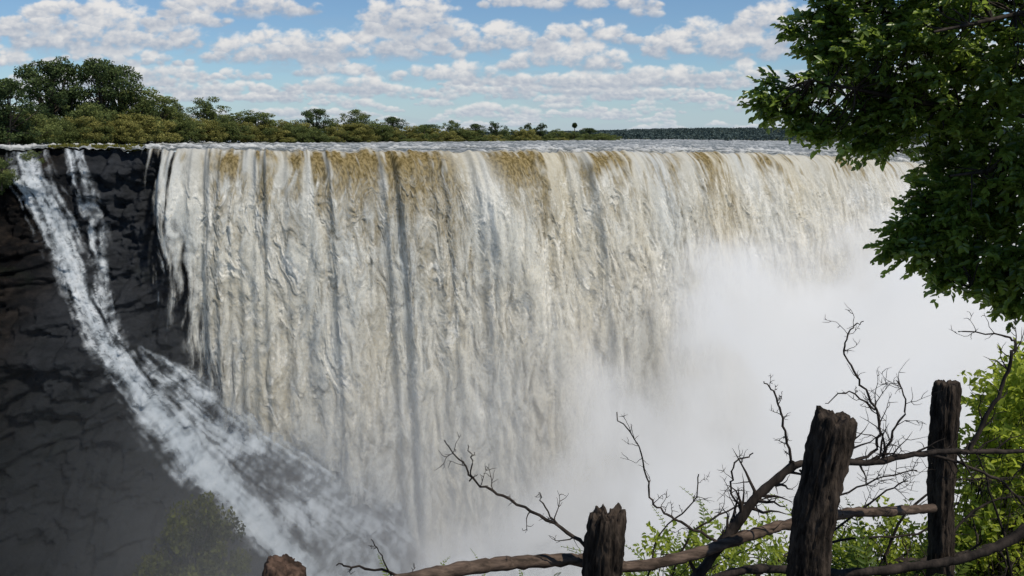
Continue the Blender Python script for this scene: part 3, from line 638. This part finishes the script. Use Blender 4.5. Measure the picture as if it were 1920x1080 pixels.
tb=Tubes(); trunkp=smooth_poly([(4.7,5.7,-4.2),(4.5,5.6,-1.5),(4.3,5.4,0.4),(4.35,5.3,2.2),(4.6,5.3,4.0)],6,[.22,.19,.16,.12,.07]); tb.add(*trunkp,k=10)
limb_pts=[]
for (u,v,s,yy) in [(1520,150,-.4,5.0),(1640,170,.0,5.2),(1720,430,-.8,5.3),(1820,540,-.8,5.1),(1650,280,-.5,5.5),(1560,20,.4,5.3),(1750,60,.8,4.6),(1780,330,-.3,4.9),(1620,-200,1.2,5.4),(1900,-350,2,5.0),(1850,200,.3,6.0)]:
    e=W(u,v,yy); st=np.array([4.4,5.4,s]); md=(st+e)/2+np.array([0,0,.18])+rng.normal(0,.06,3); q=smooth_poly([st,(st+md)/2+rng.normal(0,.05,3),md,(md+e)/2+rng.normal(0,.06,3),e],5,[.05,.034,.024,.015,.006]); tb.add(*q,k=7); limb_pts.append(q[0][6:])
limb=np.concatenate(limb_pts)
LC=[];LD_=[];LN=[];LL=[];LT_=[]
for i,p in enumerate(TW):
    if i%4==0 and p[0]<3.7:
        j=np.argmin(np.linalg.norm(limb-p,axis=1)); q=limb[j]; md=(p+q)/2+rng.normal(0,.05,3); tb.add(smooth_poly([q,md,p],3),np.linspace(.006,.002,7),4)
    outd=np.array([p[0]-3.6,(p[1]-5.2)*1.3,p[2]-.6]); outd/=np.linalg.norm(outd)+.3
    d=outd*.6+rng.normal(0,.55,3)+np.array([-.1,0,.0]); d/=np.linalg.norm(d); Lt=rng.uniform(.09,.17)
    n=rng.randint(10,16); ts=np.linspace(.05,1,n); pts=p+d*Lt*ts[:,None]
    pr=np.cross(d,[0,0,1.]);pr/=np.linalg.norm(pr)+1e-6
    sg=np.where(np.arange(n)%2==0,1,-1)[:,None]
    dd_=d*.7+pr*sg*.9+rng.normal(0,.35,(n,3))+np.array([0,0,-.1])
    LC.append(pts);LD_.append(dd_);LN.append(np.array([.25,-.7,1.])+rng.normal(0,.45,(n,3)));LL.append(rng.uniform(.034,.060,n)); LT_.append(np.clip(rng.uniform(0,.85)+rng.normal(0,.15,n),0,1))
LC=np.concatenate(LC);LD_=np.concatenate(LD_);LN=np.concatenate(LN);LL=np.concatenate(LL);LT_=np.concatenate(LT_)
Vv,Ff=leaves(LC,LD_,LN,LL,LL*.50); print('leaves',len(LC))
obj('crown',mesh_np('crown',Vv-to,Ff,LT,False,dict(tint=np.repeat(LT_,6))),tr)
Vt=np.concatenate(tb.V)-to; obj('trunk',mesh_np('trunk',Vt,np.concatenate(tb.F),bark_dark,True),tr)

# ---------- bright bushes at the edge ----------
LB=leaf_mat('bush_leaf',(.10,.15,.018),(.36,.41,.05),.5,.5,.3)
def leafy_bush(pts,y,n_tw,label,seed,mat,ll=(.035,.06),group=None,tw=.2):
    r=np.random.RandomState(seed); tb=Tubes(); b=W(pts[0][0],pts[0][1],y); b[2]=gz_near(y)-.1
    e=obj('bush',None,label=label,category='bush'); e.location=b
    C=[];D=[];N=[];Ls=[];Tt=[]
    for i in range(n_tw):
        u,v,rr_=pts[r.randint(len(pts))]; c=W(u+r.normal(0,rr_*.5),v+r.normal(0,rr_*.5),y+r.uniform(-.4,.4))
        if i%3==0: tb.add(smooth_poly([b+r.normal(0,.05,3),(b+c)/2+r.normal(0,.12,3),c],4),np.linspace(.005,.0013,9),4)
        d=r.normal(0,.6,3)+np.array([-.1,0,.6]); d/=np.linalg.norm(d); n=r.randint(10,18); p=c+d*tw*np.linspace(0,1,n)[:,None]
        C.append(p);D.append(d*.4+r.normal(0,.7,(n,3)));N.append(np.array([0.1,-.5,1.])+r.normal(0,.5,(n,3)));Ls.append(r.uniform(*ll,n));Tt.append(np.clip(r.uniform(0,1)+r.normal(0,.15,n),0,1))
    C=np.concatenate(C);D=np.concatenate(D);N=np.concatenate(N);Ls=np.concatenate(Ls);Tt=np.concatenate(Tt)
    Vv,Ff=leaves(C-b,D,N,Ls,Ls*.5)
    obj('crown',mesh_np('crown',Vv,Ff,mat,False,dict(tint=np.repeat(Tt,6))),e)
    obj('stem',mesh_np('stem',np.concatenate(tb.V)-b,np.concatenate(tb.F),bark_dark,True),e)
leafy_bush([(1925,740,50),(1895,810,50),(1870,880,50),(1900,950,60),(1860,990,45),(1900,1060,60),(1830,1050,40),(1990,850,80),(2000,1000,90)],3.9,1150,'bright yellow green bush beyond the fence',61,LB,(.024,.046),tw=.15)
leafy_bush([(1240,1030,22),(1310,1040,40),(1380,1040,30),(1430,1010,30),(1340,1070,40),(1450,1060,30)],3.5,75,'small leaved green bush behind the rail',62,LB,(.015,.034),tw=.10)
leafy_bush([(1620,1020,35),(1680,1000,35),(1700,1050,45),(1620,1060,50),(1780,1020,40),(1580,1050,30)],3.7,140,'small leaved green bush between the posts',63,LB,(.015,.034),tw=.10)
# ---------- ferns ----------
LF=leaf_mat('fern_leaf',(.06,.10,.014),(.21,.27,.04),.5,.45,.3)
def fern_mesh(seed,nf=7):
    r=np.random.RandomState(seed); C=[];D=[];N=[];Ls=[];tb=Tubes()
    for i in range(nf):
        a=r.uniform(0,6.28); Lf=r.uniform(.4,.8); lean=r.uniform(.2,.75); s=np.linspace(0,1,36)
        px=np.stack([np.cos(a)*lean*s**1.7*Lf,np.sin(a)*lean*s**1.7*Lf,Lf*(s-.30*s**3)],1); tb.add(px[::5],np.linspace(.003,.001,8),4)
        t=np.gradient(px,axis=0); t/=np.linalg.norm(t,axis=1)[:,None]; sd=np.array([-math.sin(a),math.cos(a),0.])
        for j in range(6,36):
            w_=.06*math.sin(min(1,(1-s[j])*1.25+.08)*1.5)*r.uniform(.8,1.15)
            for g in(-1,1): C.append(px[j]);D.append(sd*g+t[j]*.6+r.normal(0,.12,3));N.append(np.cross(t[j],sd)+r.normal(0,.2,3));Ls.append(w_)
    C=np.array(C);D=np.array(D);N=np.array(N);Ls=np.array(Ls)
    Vv,Ff=leaves(C,D,N,Ls,Ls*.24+.002,.1); Tn=np.repeat(r.rand(len(C)//60+1),60)[:len(C)]
    return mesh_np('frond',Vv,Ff,LF,False,dict(tint=np.repeat(Tn,6))),tb.mesh('stem',LF)
FM=[fern_mesh(500+i) for i in range(5)]
for i in range(48):
    if i<36: u=rng.uniform(1215,1860); vt=np.interp(u,[1215,1300,1480,1700,1860],[990,960,950,940,930])+rng.uniform(-5,80)
    else: u=[742,938,1000,870,1240,1230,1255,760,1260,1350,1450,1440][i-36]; vt=[1022,1018,1018,1050,975,1000,980,1050,965,950,940,960][i-36]
    y=rng.uniform(3.0,4.3); t=W(u,vt,y); zb_=gz_near(y)-.05; h=(t[2]-zb_); 
    f=FM[i%5]; e=obj('fern',None,label='bright green fern growing on the gorge edge',category='fern',group='ferns along the fence'); e.location=(t[0],y,zb_); k_=h/.62
    sxy=min(k_,1.0)*(.4 if i in(36,37,38,39) else 1); e.scale=(sxy,sxy,k_); e.rotation_euler=(0,0,rng.uniform(0,6.28)); obj('frond',f[0],e); obj('stem',f[1],e)
